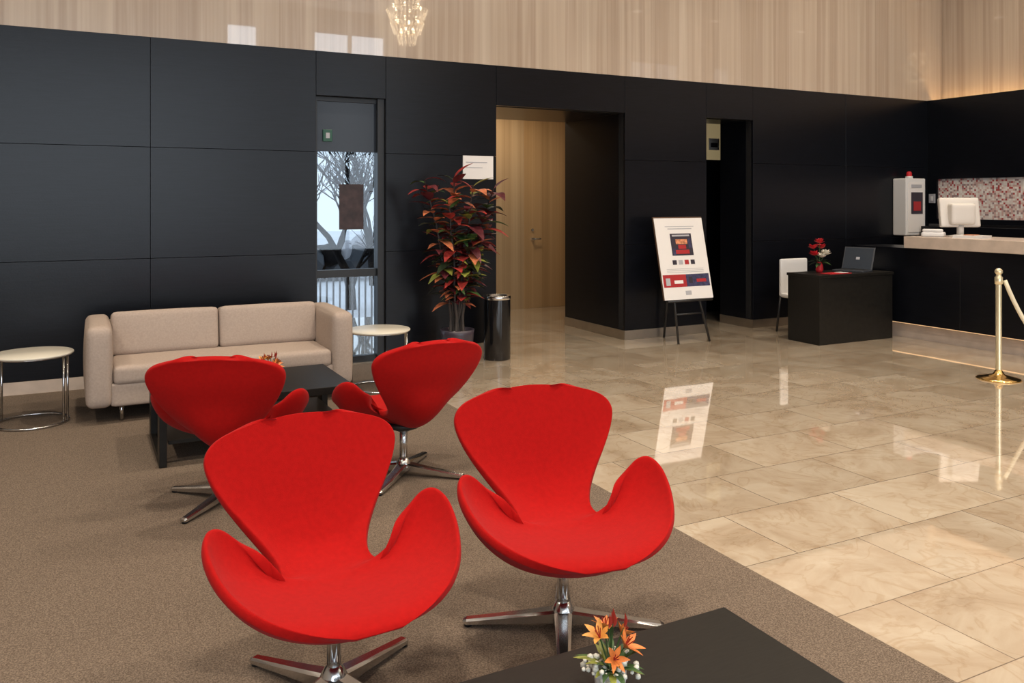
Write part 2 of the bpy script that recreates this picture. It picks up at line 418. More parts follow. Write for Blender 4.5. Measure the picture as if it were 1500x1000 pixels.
f = MB('window_2')
YG = YW+0.10
f.box((1.902, YG-0.02, 0.0), (1.93, YG+0.05, 2.46), M_BLACKMET)
f.box((2.49, YG-0.06, 0.0), (2.554, YG+0.05, 2.46), M_BLACKMET)
f.box((1.93, YG-0.02, 2.42), (2.49, YG+0.05, 2.46), M_BLACKMET)
f.box((1.93, YG-0.02, 0.0), (2.49, YG+0.05, 0.06), M_BLACKMET)
f.box((1.93, YG-0.02, 0.80), (2.49, YG+0.05, 0.87), M_BLACKMET)
f.box((1.93, YG+0.005, 0.06), (2.49, YG+0.012, 1.96), M_GLASS)
f.box((1.93, YG+0.0, 1.96), (2.49, YG+0.012, 2.42), pmat('dark_reflection_transom', (0.022, 0.026, 0.034), 0.22, spec=.35))  # dark panel colour stands for the interior reflected in the upper glass
f.done()
f = MB('exit_sign_reflection'); f.box((1.985, YG-0.022, 2.05), (2.07, YG-0.002, 2.16), M_EXIT_REFLECTION, bevel=0.003); f.box((2.01, YG-0.024, 2.08), (2.045, YG-0.0215, 2.13), M_GREYPRINT); f.done()  # faintly glowing green sign put on the glass in place of its reflection
f = MB('poster_reflection'); f.box((2.14, YG-0.004, 1.24), (2.37, YG+0.003, 1.66), pmat('reflection_maroon', (0.035, 0.018, 0.018), 0.5, var=0.6, vscale=12)); f.done()  # dark red rectangle put on the glass in place of a mirrored one

g = MB('ground_outside'); g.box((-14, 10.7, -0.25), (22, 45, -0.1), pmat('snowy_ground', (0.72, 0.74, 0.78), 0.8, var=0.1, vscale=0.7));  # snow, trees, hedge and railing added in place of reflections in the glass
g.box((-5, 7.72, -0.25), (3.56, 10.7, -0.1), pmat('snowy_step', (0.60, 0.63, 0.67), 0.8)); g.done()
def branch(mb, p, d, L, r, depth, mat):
    pts = [p]; q = p.copy(); dd = d.copy()
    for i in range(4):
        dd = (dd+V((random.uniform(-.25, .25), random.uniform(-.25, .25), random.uniform(-.08, .2)))).normalized()
        q = q+dd*L/4; pts.append(q.copy())
    mb.tube(pts, [r*(1-0.13*i) for i in range(5)], mat, seg=5)
    if depth > 0:
        for i in range(4):
            k = random.randint(1, 4)
            nd = (dd+V((random.uniform(-1, 1), random.uniform(-.7, .7), random.uniform(-.3, .7)))).normalized()
            branch(mb, pts[k], nd, L*0.66, r*0.5, depth-1, mat)
M_BARK = pmat('bark', (0.012, 0.010, 0.010), 0.9, spec=.1)
for (x, y, hh) in [(3.6, 12.2, 1.25), (5.0, 15.5, 1.6)]:
    t = MB('bare_tree'); branch(t, V((x, y, -0.12)), V((0, 0, 1)), hh, 0.085, 4, M_BARK); t.done()
random.seed(9)
hd = MB('hedge_outside')
for i in range(60):
    t = bmesh.new(); bmesh.ops.create_icosphere(t, subdivisions=2, radius=random.uniform(.22, .38))
    for v_ in t.verts: v_.co *= random.uniform(.8, 1.15)
    hd.merge(t, random.choice([M_BARK, M_SLATE, M_GREYPRINT]), False, Matrix.Translation((3.2+i*.11, 17+random.uniform(-.3, .3), random.uniform(.05, .5))))
hd.done()
hg = MB('garden_railing')
for i in range(22):
    x = 1.9+i*0.07
    hg.box((x, 8.8, -0.1), (x+0.016, 8.82, 0.72), M_GREYPRINT)
hg.box((1.88, 8.79, 0.70), (3.45, 8.83, 0.74), M_GREYPRINT); hg.done()

# ------------------------------------------------------------------ swivel lounge chairs
ROWS = [  # spine (y,z)   edge (x,y,z)   z weight
 ((.372, .350), (.065, .370, .351), .5),
 ((.358, .366), (.155, .345, .370), .5),
 ((.315, .377), (.243, .292, .397), .45),
 ((.240, .374), (.312, .215, .430), .4),
 ((.165, .366), (.352, .135, .468), .35),
 ((.105, .360), (.371, .065, .510), .32),
 ((.062, .358), (.373, .005, .546), .30),
 ((.036, .357), (.352, -.040, .566), .30),
 ((.016, .357), (.312, -.055, .550), .34),
 ((-.002, .358), (.266, -.044, .500), .40),
 ((-.022, .359), (.224, -.020, .438), .45),
 ((-.048, .361), (.186, -.006, .392), .5),
 ((-.085, .367), (.150, -.032, .376), .5),
 ((-.135, .382), (.142, -.092, .394), .55),
 ((-.185, .412), (.168, -.152, .436), .6),
 ((-.230, .458), (.214, -.198, .493), .6),
 ((-.264, .525), (.267, -.230, .560), .6),
 ((-.290, .605), (.308, -.258, .630), .6),
 ((-.311, .675), (.320, -.280, .690), .6),
 ((-.327, .730), (.284, -.304, .735), .6),
 ((-.338, .767), (.196, -.326, .762), .6),
 ((-.344, .783), (.082, -.340, .777), .6),
]
def cr_(a, b, c, d, t):
    return 0.5*((2*b)+(-a+c)*t+(2*a-5*b+4*c-d)*t*t+(-a+3*b-3*c+d)*t**3)
def interp(vals, u):
    n = len(vals); i = min(int(u), n-2); t = u-i
    g = lambda k: vals[max(0, min(n-1, k))]
    return cr_(g(i-1), g(i), g(i+1), g(i+2), t)
def sstep(x):
    x = max(0.0, min(1.0, x)); return x*x*(3-2*x)
def shell_mesh():
    flat = [[r[0][0] for r in ROWS], [r[0][1] for r in ROWS], [r[1][0] for r in ROWS], [r[1][1] for r in ROWS], [r[1][2] for r in ROWS], [r[2] for r in ROWS]]
    NR = 90; NC = 14
    pos = []
    for i in range(NR+1):
        u = (len(ROWS)-1)*i/NR
        sy, sz, bx, by, bz, k = [interp(f, u) for f in flat]
        S = V((0, sy, sz)); B = V((bx, by, bz))
        M1 = V((bx*0.45, sy, sz)); M2 = V((bx*0.88, sy+(by-sy)*0.65, sz+(bz-sz)*k))
        half = []
        for j in range(NC+1):
            t = j/NC
            half.append(S*(1-t)**3+M1*3*t*(1-t)**2+M2*3*t*t*(1-t)+B*t**3)
        pos.append([V((-p.x, p.y, p.z)) for p in half[:0:-1]]+half)
    R = len(pos); C = len(pos[0])
    bnd = [pos[i][0] for i in range(R)]+[pos[i][C-1] for i in range(R)]+pos[0]+pos[R-1]
    bm = bmesh.new()
    top = [[bm.verts.new(p) for p in r] for r in pos]
    bot = []
    for i in range(R):
        r = []
        for j in range(C):
            du = pos[min(i+1, R-1)][j]-pos[max(i-1, 0)][j]; dv = pos[i][min(j+1, C-1)]-pos[i][max(j-1, 0)]
            n_ = du.cross(dv)
            n_ = n_.normalized() if n_.length > 1e-9 else V((0, 0, 1))
            p = pos[i][j]
            dist = min((p-q_).length for q_ in bnd)
            seatw = sstep((.56-p.z)/.16)
            th = .032+(.012+.055*seatw)*sstep((dist-.01)/.15)
            r.append((p, n_, th))
        bot.append(r)
    sgn = 1 if bot[R//3][C//2][1].z > 0 else -1
    bot = [[bm.verts.new(p-n_*sgn*th) for (p, n_, th) in r] for r in bot]
    def q(a, b, c, d):
        f = bm.faces.new([a, b, c, d]); f.smooth = True
    for i in range(R-1):
        for j in range(C-1):
            q(top[i][j], top[i+1][j], top[i+1][j+1], top[i][j+1])
            q(bot[i][j], bot[i][j+1], bot[i+1][j+1], bot[i+1][j])
        q(top[i][0], bot[i][0], bot[i+1][0], top[i+1][0])
        q(top[i][C-1], top[i+1][C-1], bot[i+1][C-1], bot[i][C-1])
    for j in range(C-1):
        q(top[0][j], top[0][j+1], bot[0][j+1], bot[0][j])
        q(top[R-1][j], bot[R-1][j], bot[R-1][j+1], top[R-1][j+1])
    bmesh.ops.recalc_face_normals(bm, faces=bm.faces[:])
    bv = [v_ for r in bot for v_ in r]
    for _ in range(4):
        bmesh.ops.smooth_vert(bm, verts=bv, factor=0.5, use_axis_x=True, use_axis_y=True, use_axis_z=True)
    me = bpy.data.meshes.new('shell'); bm.to_mesh(me); bm.free()
    me.materials.append(M_RED)
    return me
SHELL = shell_mesh()
def lounge_chair(x, y, face_deg, base_deg):
    e = empty('lounge_chair', (x, y, CZ), math.radians(face_deg-90))
    sh = bpy.data.objects.new('shell', SHELL); COL.objects.link(sh); sh.parent = e
    ss = sh.modifiers.new('sub', 'SUBSURF'); ss.levels = 1; ss.render_levels = 1
    b = MB('swivel_base')
    b.cyl((0, 0, 0.045), (0, 0, 0.28), 0.021, mat=M_CHROME)
    b.lathe([(0, 0.03), (0.045, 0.03), (0.047, 0.05), (0.036, 0.075), (0.027, 0.09), (0.021, 0.095)], (0, 0, 0), M_CHROME, seg=28)
    b.lathe([(0.021, 0.235), (0.04, 0.245), (0.085, 0.262), (0.10, 0.285), (0, 0.29)], (0, 0, 0), M_BLACKMET, seg=28)
    for q in range(4):
        a = math.radians(base_deg-face_deg+90+90*q); ca, sa = math.cos(a), math.sin(a)
        def P(r, w_, z): return V((r*ca-w_*sa, r*sa+w_*ca, z))
        secs = []
        k = b.mi(M_CHROME)
        for r, hw, zt, zb in [(0.02, .032, .070, .030), (.10, .028, .058, .026), (.22, .023, .042, .018), (.34, .018, .027, .010), (.352, .012, .022, .012)]:
            secs.append([b.bm.verts.new(P(r, -hw, zb)), b.bm.verts.new(P(r, hw, zb)), b.bm.verts.new(P(r, hw, zt-.006)), b.bm.verts.new(P(r, hw*.6, zt)), b.bm.verts.new(P(r, -hw*.6, zt)), b.bm.verts.new(P(r, -hw, zt-.006))])
        for s0, s1 in zip(secs, secs[1:]):
            for j in range(6):
                f = b.bm.faces.new([s0[j], s0[(j+1) % 6], s1[(j+1) % 6], s1[j]]); f.material_index = k
        f = b.bm.faces.new(secs[-1]); f.material_index = k
        f = b.bm.faces.new(secs[0][::-1]); f.material_index = k
        b.cyl(P(.335, 0, 0.0), P(.335, 0, .014), 0.014, mat=M_BLACKMET, seg=12)
    b.done(parent=e)
    return e
lounge_chair(0.686, 2.515, -86, 32)
lounge_chair(1.512, 2.55, -99, 150)
lounge_chair(0.675, 4.42, 69, 45)
lounge_chair(1.582, 4.38, 97, -41)

# ------------------------------------------------------------------ coffee tables
def coffee_table(x0, y0, x1, y1):
    h = 0.36
    t = MB('coffee_table')
    W, D = (x1-x0)/2, (y1-y0)/2
    t.box((-W, -D, h-0.045), (W, D, h), M_DKWOOD, bevel=0.003)
    for sx in (-1, 1):
        t.box((sx*W-(0.04 if sx > 0 else 0), -D, 0), (sx*W+(0.04 if sx < 0 else 0), -D+0.12, h-0.045), M_DKWOOD, bevel=0.002)
        t.box((sx*W-(0.04 if sx > 0 else 0), D-0.12, 0), (sx*W+(0.04 if sx < 0 else 0), D, h-0.045), M_DKWOOD, bevel=0.002)
        t.box((sx*W-(0.03 if sx > 0 else 0), -D+.12, 0), (sx*W+(0.03 if sx < 0 else 0), D-.12, 0.04), M_DKWOOD)
    t.box((-W+0.05, -D+0.03, 0.12), (W-0.05, D-0.03, 0.14), M_DKWOOD)
    t.done(loc=((x0+x1)/2, (y0+y1)/2, CZ))
coffee_table(0.40, 5.10, 1.52, 5.85)
coffee_table(0.49, 1.08, 1.61, 1.83)

# ------------------------------------------------------------------ sofa
s = MB('sofa')
X0, X1, Y0, Y1 = 0.04, 1.86, 6.25, 7.02
s.cushion((X0, Y0, 0.11), (X0+0.16, Y1, 0.655), 0.045, M_SOFA, bulge=(0.015, .01, .01))
s.cushion((X1-0.16, Y0, 0.11), (X1, Y1, 0.655), 0.045, M_SOFA, bulge=(0.015, .01, .01))
s.cushion((X0+0.14, Y1-0.14, 0.11), (X1-0.14, Y1, 0.62), 0.04, M_SOFA)
s.cushion((X0+0.15, Y0+0.02, 0.11), (X1-0.15, Y1-0.1, 0.27), 0.02, M_SOFA)
s.cushion((X0+0.165, Y0+0.005, 0.255), (X1-0.165, Y1-0.2, 0.385), 0.035, M_SOFA, bulge=(0, .008, .008))
xm = (X0+X1)/2
tilt = Matrix.Rotation(math.radians(-9), 3, 'X')
for a, c in ((X0+0.165, xm-0.003), (xm+0.003, X1-0.165)):
    s.cushion((a, Y1-0.30, 0.37), (c, Y1-0.12, 0.685), 0.035, M_SOFA, bulge=(0, .012, .005), rot=tilt)
for x in (X0+0.22, X1-0.22):
    for y in (Y0+0.10, Y1-0.10):
        s.cyl((x, y, 0), (x, y, 0.13), 0.014, mat=M_CHROME, seg=12)
s.done(loc=(0, 0, CZ))

# ------------------------------------------------------------------ round side tables
def side_table(x, y, a0, zb):
    t = MB('side_table'); R = 0.25; H = 0.475
    t.lathe([(0, H-0.016), (R-0.006, H-0.016), (R, H-0.011), (R, H-0.004), (R-0.004, H), (0, H)], (0, 0, 0), M_CREAM, seg=64)
    t.lathe([(R-0.03, H-0.022), (R-0.012, H-0.022), (R-0.012, H-0.016), (R-0.03, H-0.016)], (0, 0, 0), M_CHROME, seg=64)
    Rb = 0.22
    t.tube([(Rb*math.cos(2*math.pi*i/48), Rb*math.sin(2*math.pi*i/48), 0.009) for i in range(48)], 0.008, M_CHROME, seg=8, closed=True)
    for k in range(4):
        a = a0+[0.0, 0.25, math.pi, math.pi+0.25][k]
        t.cyl((Rb*math.cos(a), Rb*math.sin(a), 0.008), (Rb*math.cos(a), Rb*math.sin(a), H-0.015), 0.008, mat=M_CHROME, seg=10)
    t.done(loc=(x, y, zb))
side_table(-0.28, 6.55, -0.55, CZ)
side_table(2.14, 6.50, -0.3, CZ)

# ------------------------------------------------------------------ flowers
M_LEAFG = pmat('leaf_green', (0.05, 0.11, 0.03), 0.45, var=0.4, vscale=20)
M_LEAFD = pmat('leaf_dark', (0.022, 0.036, 0.018), 0.35, var=0.4, vscale=20)
M_LEAFR = pmat('leaf_red', (0.33, 0.035, 0.03), 0.4, var=0.6, vscale=18)
M_LEAFP = pmat('leaf_purple', (0.10, 0.018, 0.024), 0.4, var=0.5, vscale=20)
M_LEAFO = pmat('leaf_orange', (0.55, 0.17, 0.075), 0.4, var=0.5, vscale=20)
M_LEAFY = pmat('leaf_lime', (0.26, 0.28, 0.05), 0.45, var=0.5, vscale=20)
M_LILY = pmat('lily_orange', (0.68, 0.20, 0.04), 0.5, var=0.35, vscale=40)
M_LILY2 = pmat('lily_yellow', (0.68, 0.30, 0.06), 0.5, var=0.3, vscale=40)
M_LILYR = pmat('lily_bud_red', (0.35, 0.03, 0.02), 0.5)
M_WHFL = pmat('white_blossom', (0.72, 0.70, 0.60), 0.7)
M_CER = pmat('white_vase', (0.72, 0.70, 0.66), 0.25)
M_CRED = pmat('carnation_red', (0.50, 0.012, 0.02), 0.6)
def rnd_dir(up=0.3):
    a = random.uniform(0, 2*math.pi); z = random.uniform(up-0.4, up+0.6)
    return V((math.cos(a), math.sin(a), z)).normalized()
def lily(mb, c, d, R, mat, n=6):
    d = V(d).normalized(); u = d.orthogonal().normalized(); v = d.cross(u)
    for i in range(n):
        a = 2*math.pi*i/n+random.uniform(-.1, .1)
        o_ = (u*math.cos(a)+v*math.sin(a))
        mb.leaf(c, (d*0.9+o_).normalized(), d, R, R*0.32, mat, droop=0.15, fold=0.4, pw=0.9)
    for i in range(5):
        a = 2*math.pi*i/5
        mb.tube([c, V(c)+(d+0.25*(u*math.cos(a)+v*math.sin(a)))*R*0.6], 0.0012, M_LILYR, seg=4)
def bouquet(name, loc, sc, seed):
    random.seed(seed)
    m = MB(name)
    m.lathe([(0, 0), (.030, 0), (.036, .012), (.038, .045), (.034, .055), (.030, .055), (.030, .04), (0, .04)], (0, 0, 0), M_CER, seg=24)
    for i in range(22):
        dd = rnd_dir(0.55); m.leaf((dd.x*0.012, dd.y*0.012, 0.05), dd, (0, 0, 1), random.uniform(.06, .105), .018, M_LEAFG if i % 3 else M_LEAFY, droop=0.3)
    heads = [((-.022, .01, .120), (-.4, -.2, 1), .050, M_LILY2), ((.030, -.012, .095), (.5, -.5, .9), .052, M_LILY), ((.005, .03, .122), (.1, .2, 1), .048, M_LILY), ((.045, .022, .105), (.8, .1, .8), .042, M_LILY), ((-.01, -.03, .085), (-.2, -.8, .7), .042, M_LILY)]
    for c_, d_, r_, mt in heads:
        m.tube([(0, 0, .045), V(c_)*0.6+V((0, 0, .02)), c_], .002, M_LEAFG, seg=5)
        lily(m, V(c_), d_, r_, mt)
    for i in range(5):
        p = V((random.uniform(-.03, .04), random.uniform(-.03, .03), random.uniform(.13, .15)))
        m.tube([(0, 0, .06), p], .0015, M_LEAFG, seg=4)
        m.leaf(p, (0.1, 0, 1), (1, 0, 0), .035, .012, M_LILYR, droop=0, fold=0.9)
    for i in range(60):
        a = random.uniform(0, 2*math.pi); r = random.uniform(.03, .068)
        t = bmesh.new(); bmesh.ops.create_icosphere(t, subdivisions=1, radius=random.uniform(.005, .009))
        m.merge(t, M_WHFL, True, Matrix.Translation((r*math.cos(a), r*math.sin(a), random.uniform(.035, .078))))
    for v_ in m.bm.verts: v_.co.z = max(v_.co.z, 0.0)
    ob = m.done(loc=loc, fixn=False); ob.scale = (sc,)*3
bouquet('flower_arrangement', (1.10, 1.64, 0.361+CZ), 1.0, 3)
bouquet('flower_arrangement', (1.04, 5.32, 0.361+CZ), 1.2, 11)

# ------------------------------------------------------------------ croton plant
random.seed(21)
p = MB('potted_croton_plant')
PX, PY = 3.06, 7.04
p.lathe([(0, 0), (.11, 0), (.125, .02), (.15, .30), (.155, .34), (.14, .34), (.135, .30), (0, .30)], (PX, PY, 0), M_PINKPOT, seg=36)
p.lathe([(0, .31), (.138, .31)], (PX, PY, 0), pmat('soil', (.03, .02, .015), .95), seg=30)
lm = [M_LEAFR, M_LEAFD, M_LEAFP, M_LEAFO, M_LEAFY, M_LEAFG]
M_STEM = pmat('woody_stem', (.05, .04, .035), .8)
stems = [(-.05, .02, -.32, .0, 1.69), (.04, -.03, .14, -.04, 1.64), (0, .05, .0, .06, 1.72), (.06, .03, .36, .0, 1.62), (-.03, -.05, -.12, -.08, 1.52), (.0, .0, .10, -.1, 1.20), (-.02, .03, -.12, .05, 1.05), (.03, .0, .24, -.06, 1.36), (.0, .02, .02, -.08, .86)]
for (ax, ay, bx, by, h) in stems:
    pts = []
    for i in range(9):
        t = i/8
        pts.append(V((PX+ax+(bx-ax)*t**1.5+random.uniform(-.01, .01), PY+ay+(by-ay)*t, .30+(h-.30)*t)))
    p.tube(pts, [.014-.008*i/8 for i in range(9)], M_STEM, seg=7)
    nl = int(28*(h-.5))+13
    for k in range(nl):
        t = 1-(k/nl)**0.9*0.72
        i = min(7, int(t*8)); q = pts[i].lerp(pts[i+1], t*8-i)
        if q.z < .56: continue
        a = k*2.399+random.uniform(-.3, .3)
        el = 0.25+0.9*max(0, t-.75)*2.4+random.uniform(-.35, .35)
        dd = V((math.cos(a), math.sin(a), el)).normalized()
        L = random.uniform(.18, .29)*(0.62+.42*t)
        if q.y+dd.y*L > YW-0.06: dd.y = -abs(dd.y)*.3; dd.normalize()
        top = q.z > 1.25
        mt = random.choices(lm, [5, 3, 4, 6, 1, 1.5] if top else [4, 4, 4, 2, 2.5, 2])[0]
        p.leaf(q, dd, (0, 0, 1), L, L*random.uniform(.40, .52), mt, droop=random.uniform(.15, .6), fold=.2)
p.done(fixn=False)

# ------------------------------------------------------------------ bin
b = MB('waste_bin')
b.lathe([(0, 0), (.125, 0), (.128, .006), (.128, .57)], (3.55, 7.22, 0), M_BLACKGLOSS, seg=48)
b.lathe([(.128, .57), (.131, .572), (.131, .60), (.125, .606), (.10, .606), (.098, .58), (0, .57)], (3.55, 7.22, 0), M_CHROME, seg=48)
b.done()
sg = MB('wall_notice'); sg.box((3.34, YW-0.014, 1.72), (3.67, YW-0.001, 1.95), M_WHITE, bevel=.003)
sg.box((3.37, YW-0.016, 1.88), (3.60, YW-0.0135, 1.89), M_GREYPRINT); sg.box((3.37, YW-0.016, 1.83), (3.55, YW-0.0135, 1.835), M_GREYPRINT); sg.done()

# ------------------------------------------------------------------ easel with poster board
e = MB('easel_sign')
BL = V((5.47, 7.13, .46)); BR = V((6.12, 7.13, .46)); TL = V((5.47, 7.33, 1.325))
ux = (BR-BL); uy = (TL-BL); nx = ux.normalized(); ny = uy.normalized(); nn = nx.cross(ny).normalized()
if nn.y > 0: nn = -nn
def rect(a0, b0, a1, b1, off, mat, thick=0.0):
    P = lambda a, b_, o_: BL+ux*a+uy*b_+nn*o_
    k = e.mi(mat)
    fr = [e.bm.verts.new(P(a, b_, off)) for a, b_ in ((a0, b0), (a1, b0), (a1, b1), (a0, b1))]
    if thick:
        bk = [e.bm.verts.new(P(a, b_, off-thick)) for a, b_ in ((a0, b0), (a1, b0), (a1, b1), (a0, b1))]
        fs = [fr, bk[::-1]]+[[fr[i], bk[i], bk[(i+1) % 4], fr[(i+1) % 4]] for i in range(4)]
    else: fs = [fr]
    for f_ in fs:
        f = e.bm.faces.new(f_); f.material_index = k
M_FRAME = pmat('wooden_rim', (.12, .07, .045), .4)
rect(-.006, 0, 1.006, 1.008, -.004, M_FRAME, .02)
rect(0, 0, 1, .993, 0, M_WHITE, .006)
rect(.28, .53, .72, .80, .002, M_DKPRINT); rect(.36, .55, .64, .60, .003, M_REDPLASTIC); rect(.38, .67, .62, .73, .003, M_ORPRINT); rect(.42, .61, .58, .66, .004, M_REDPLASTIC); rect(.32, .765, .68, .785, .003, M_GREYPRINT)
rect(.30, .53, .36, .62, .003, M_NAVY); rect(.64, .62, .70, .74, .003, M_NAVY)
rect(.25, .855, .75, .865, .002, M_GREYPRINT); rect(.2, .885, .8, .892, .002, M_GREYPRINT)
for i, mt in enumerate((M_DKPRINT, M_GREYPRINT, M_REDPLASTIC, M_DKPRINT)):
    rect(.26+i*.125, .42, .345+i*.125, .475, .002, mt)
for i in range(3): rect(.12, .365-i*.02, .88, .369-i*.02, .002, M_GREYPRINT)
rect(.02, .15, .49, .30, .002, M_REDPLASTIC); rect(.49, .15, .97, .30, .002, M_NAVY); rect(.07, .17, .16, .26, .003, M_GREYPRINT); rect(.24, .19, .42, .23, .003, M_WHITE); rect(.54, .19, .62, .27, .003, M_DKPRINT); rect(.70, .2, .9, .24, .003, M_REDPLASTIC)
rect(.44, .05, .56, .10, .002, M_GREYPRINT)
def leg(a, b_): e.cyl(a, b_, .013, mat=M_BLACKMET, seg=8)
leg((5.60, 7.07, 0), (5.72, 7.42, 1.28)); leg((6.02, 7.07, 0), (5.90, 7.42, 1.28)); leg((5.74, 7.50, 0.0), (5.81, 7.43, 1.25))
e.cyl((5.50, 7.125, .445), (6.10, 7.125, .445), .012, mat=M_BLACKMET, seg=8)
e.cyl((5.63, 7.15, .30), (5.99, 7.15, .30), .009, mat=M_BLACKMET, seg=8)
e.cyl((5.70, 7.41, 1.22), (5.92, 7.41, 1.22), .010, mat=M_BLACKMET, seg=8)
e.done()

# ------------------------------------------------------------------ desk with laptop, flowers
d = MB('reception_desk')
d.box((6.84, 6.32, .70), (7.97, 6.78, .73), M_DKWOOD, bevel=.002)
d.box((6.85, 6.33, 0), (7.96, 6.36, .70), M_DKWOOD, bevel=.001)
d.box((6.85, 6.36, 0), (6.88, 6.77, .70), M_DKWOOD, bevel=.001)
d.box((7.93, 6.36, 0), (7.96, 6.77, .70), M_DKWOOD, bevel=.001)
d.done()
l = MB('laptop')
l.box((-.17, -.13, 0), (.17, .12, .018), M_SLATE, bevel=.004)
l.box((-.15, -.05, .018), (.15, .09, .020), M_BLACKMET)
R_ = Matrix.Rotation(math.radians(-22), 3, 'X')
l.box((-.17, .155, -.005), (.17, .167, .265), M_SLATE, bevel=.003, rot=R_)
l.box((-.155, .149, .01), (.155, .1605, .255), M_SCREEN, rot=R_)
l.box((-.02, .147, .12), (.02, .1595, .15), M_GREYPRINT, rot=R_)
l.done(loc=(7.60, 6.56, .73), rotz=math.radians(-72))
v = MB('flower_vase')
random.seed(5)
v.lathe([(0, 0), (.03, 0), (.04, .03), (.035, .08), (.025, .10), (.03, .115), (.02, .115), (0, .1)], (0, 0, 0), M_CRED, seg=24)
for i in range(26):
    dd = rnd_dir(.5); v.leaf((0, 0, .10), dd, (0, 0, 1), random.uniform(.10, .18), .04, M_LEAFG if i % 2 else M_LEAFD, droop=.5)
for (cx, cy, cz, mt) in [(0, 0, .33, M_CRED), (-.07, .02, .27, M_CRED), (.06, .03, .27, M_CRED), (.04, -.05, .21, M_WHFL), (-.03, -.06, .18, M_WHFL), (.09, 0, .20, M_WHFL), (-.09, -.01, .2, M_CRED)]:
    v.tube([(0, 0, .1), (cx, cy, cz)], .003, M_LEAFG, seg=5)
    for k in range(22):
        dd = rnd_dir(.5); v.leaf((cx, cy, cz-.015), dd, (0, 0, 1), .062, .05, mt, droop=-.2, fold=.3, n=4)
v.done(loc=(7.14, 6.60, .731), fixn=False)
n = MB('red_leaflet_tray')
n.box((-.17, -.07, 0), (.15, .07, .008), M_REDPLASTIC, bevel=.002); n.box((-.12, -.05, .008), (-.02, .04, .012), M_CRED); n.box((.02, -.05, .008), (.12, .05, .012), M_WHITE); n.done(loc=(7.20, 6.42, .73))
ch = MB('office_chair')
CXo = 0.06
ch.cushion((7.10+CXo, 7.18, .40), (7.52+CXo, 7.22, .84), .018, M_WHITEPL, n=8)
ch.cushion((7.10+CXo, 6.86, .40), (7.52+CXo, 7.20, .45), .02, M_WHITEPL, n=8)
for x in (7.11+CXo, 7.51+CXo):
    for y0, y1 in ((6.88, 6.84), (7.20, 7.26)):
        ch.cyl((x, y0, .42), (x, y1, 0), .013, mat=M_BLACKMET, seg=10)
ch.done()

# ------------------------------------------------------------------ reception counter
c = MB('reception_counter')
c.box((8.06, YF+0.4, .17), (8.60, 6.95, .99), M_WALLDK, bevel=.002)
c.box((8.00, YF+0.4, .995), (8.75, 6.22, 1.12), M_STONE, bevel=.004)
c.box((8.14, YF+0.4, 0), (8.55, 6.95, .17), M_STONE)
for k in range(10):
    y = 6.8-k*1.2
    c.box((8.056, y-.002, .18), (8.062, y+.002, .985), M_GAP)
c.box((8.085, YF+0.5, .160), (8.10, 6.9, .169), M_LEDLOW)
c.done()
bc = MB('back_cabinet'); bc.box((9.75, YF+.4, 0), (XR-.005, 7.32, 1.18), M_WALLDK); bc.box((9.90, YF+.4, 1.18), (XR-.005, 7.32, 1.21), M_BLACKGLOSS); bc.done()
mo = MB('computer_monitor')
mo.cushion((-.21, -.03, .10), (.21, .03, .42), .015, M_BEIGEPL, n=8, rot=Matrix.Rotation(math.radians(10), 3, 'X'))
mo.cushion((-.13, .0, .13), (.13, .12, .36), .03, M_BEIGEPL, n=8)
mo.cyl((0, .03, .01), (0, .03, .13), .035, mat=M_BEIGEPL); mo.lathe([(0, 0), (.12, 0), (.12, .012), (.04, .022), (0, .022)], (0, .03, 0), M_BEIGEPL)
mo.done(loc=(8.50, 5.92, 1.12), rotz=math.radians(150))
ph = MB('desk_telephone')
ph.cushion((-.09, -.11, 0), (.09, .11, .05), .015, M_WHITEPL, n=6); ph.cushion((-.085, -.10, .05), (-.03, .10, .085), .015, M_WHITEPL, n=6); ph.done(loc=(8.22, 6.02, 1.12), rotz=.5)
pp = MB('paper_stack'); 
for k in range(5): pp.box((-.11+.004*k, -.15, .006*k), (.10+.003*k, .15, .006*k+.005), M_WHITE)
pp.box((-.06, -.05, .03), (.06, .06, .035), M_ORPRINT); pp.done(loc=(8.25, 5.60, 1.12), rotz=.2)
a = MB('aed_cabinet')
a.box((9.51, 7.36, 1.06), (9.89, YW-.001, 1.80), M_WHITEPL, bevel=.012)
a.box((9.55, 7.352, 1.10), (9.85, 7.362, 1.75), M_WHITE, bevel=.003)
a.box((9.60, 7.347, 1.34), (9.82, 7.354, 1.62), M_DKPRINT); a.box((9.64, 7.344, 1.38), (9.78, 7.349, 1.50), M_REDPLASTIC)
a.box((9.60, 7.347, 1.68), (9.80, 7.354, 1.72), M_GREYPRINT)
a.cyl((9.7, 7.46, 1.80), (9.7, 7.46, 1.83), .045, mat=M_WHITEPL); a.lathe([(.035, 0), (.036, .04), (.025, .06), (0, .066)], (9.7, 7.46, 1.83), M_CRED, seg=20)
a.done()
sw = MB('light_switch_plate'); sw.box((10.185, 7.44, 1.48), (10.199, 7.53, 1.60), M_GREYPRINT, bevel=.002); sw.box((10.18, 7.47, 1.51), (10.186, 7.50, 1.57), M_WHITEPL); sw.done()

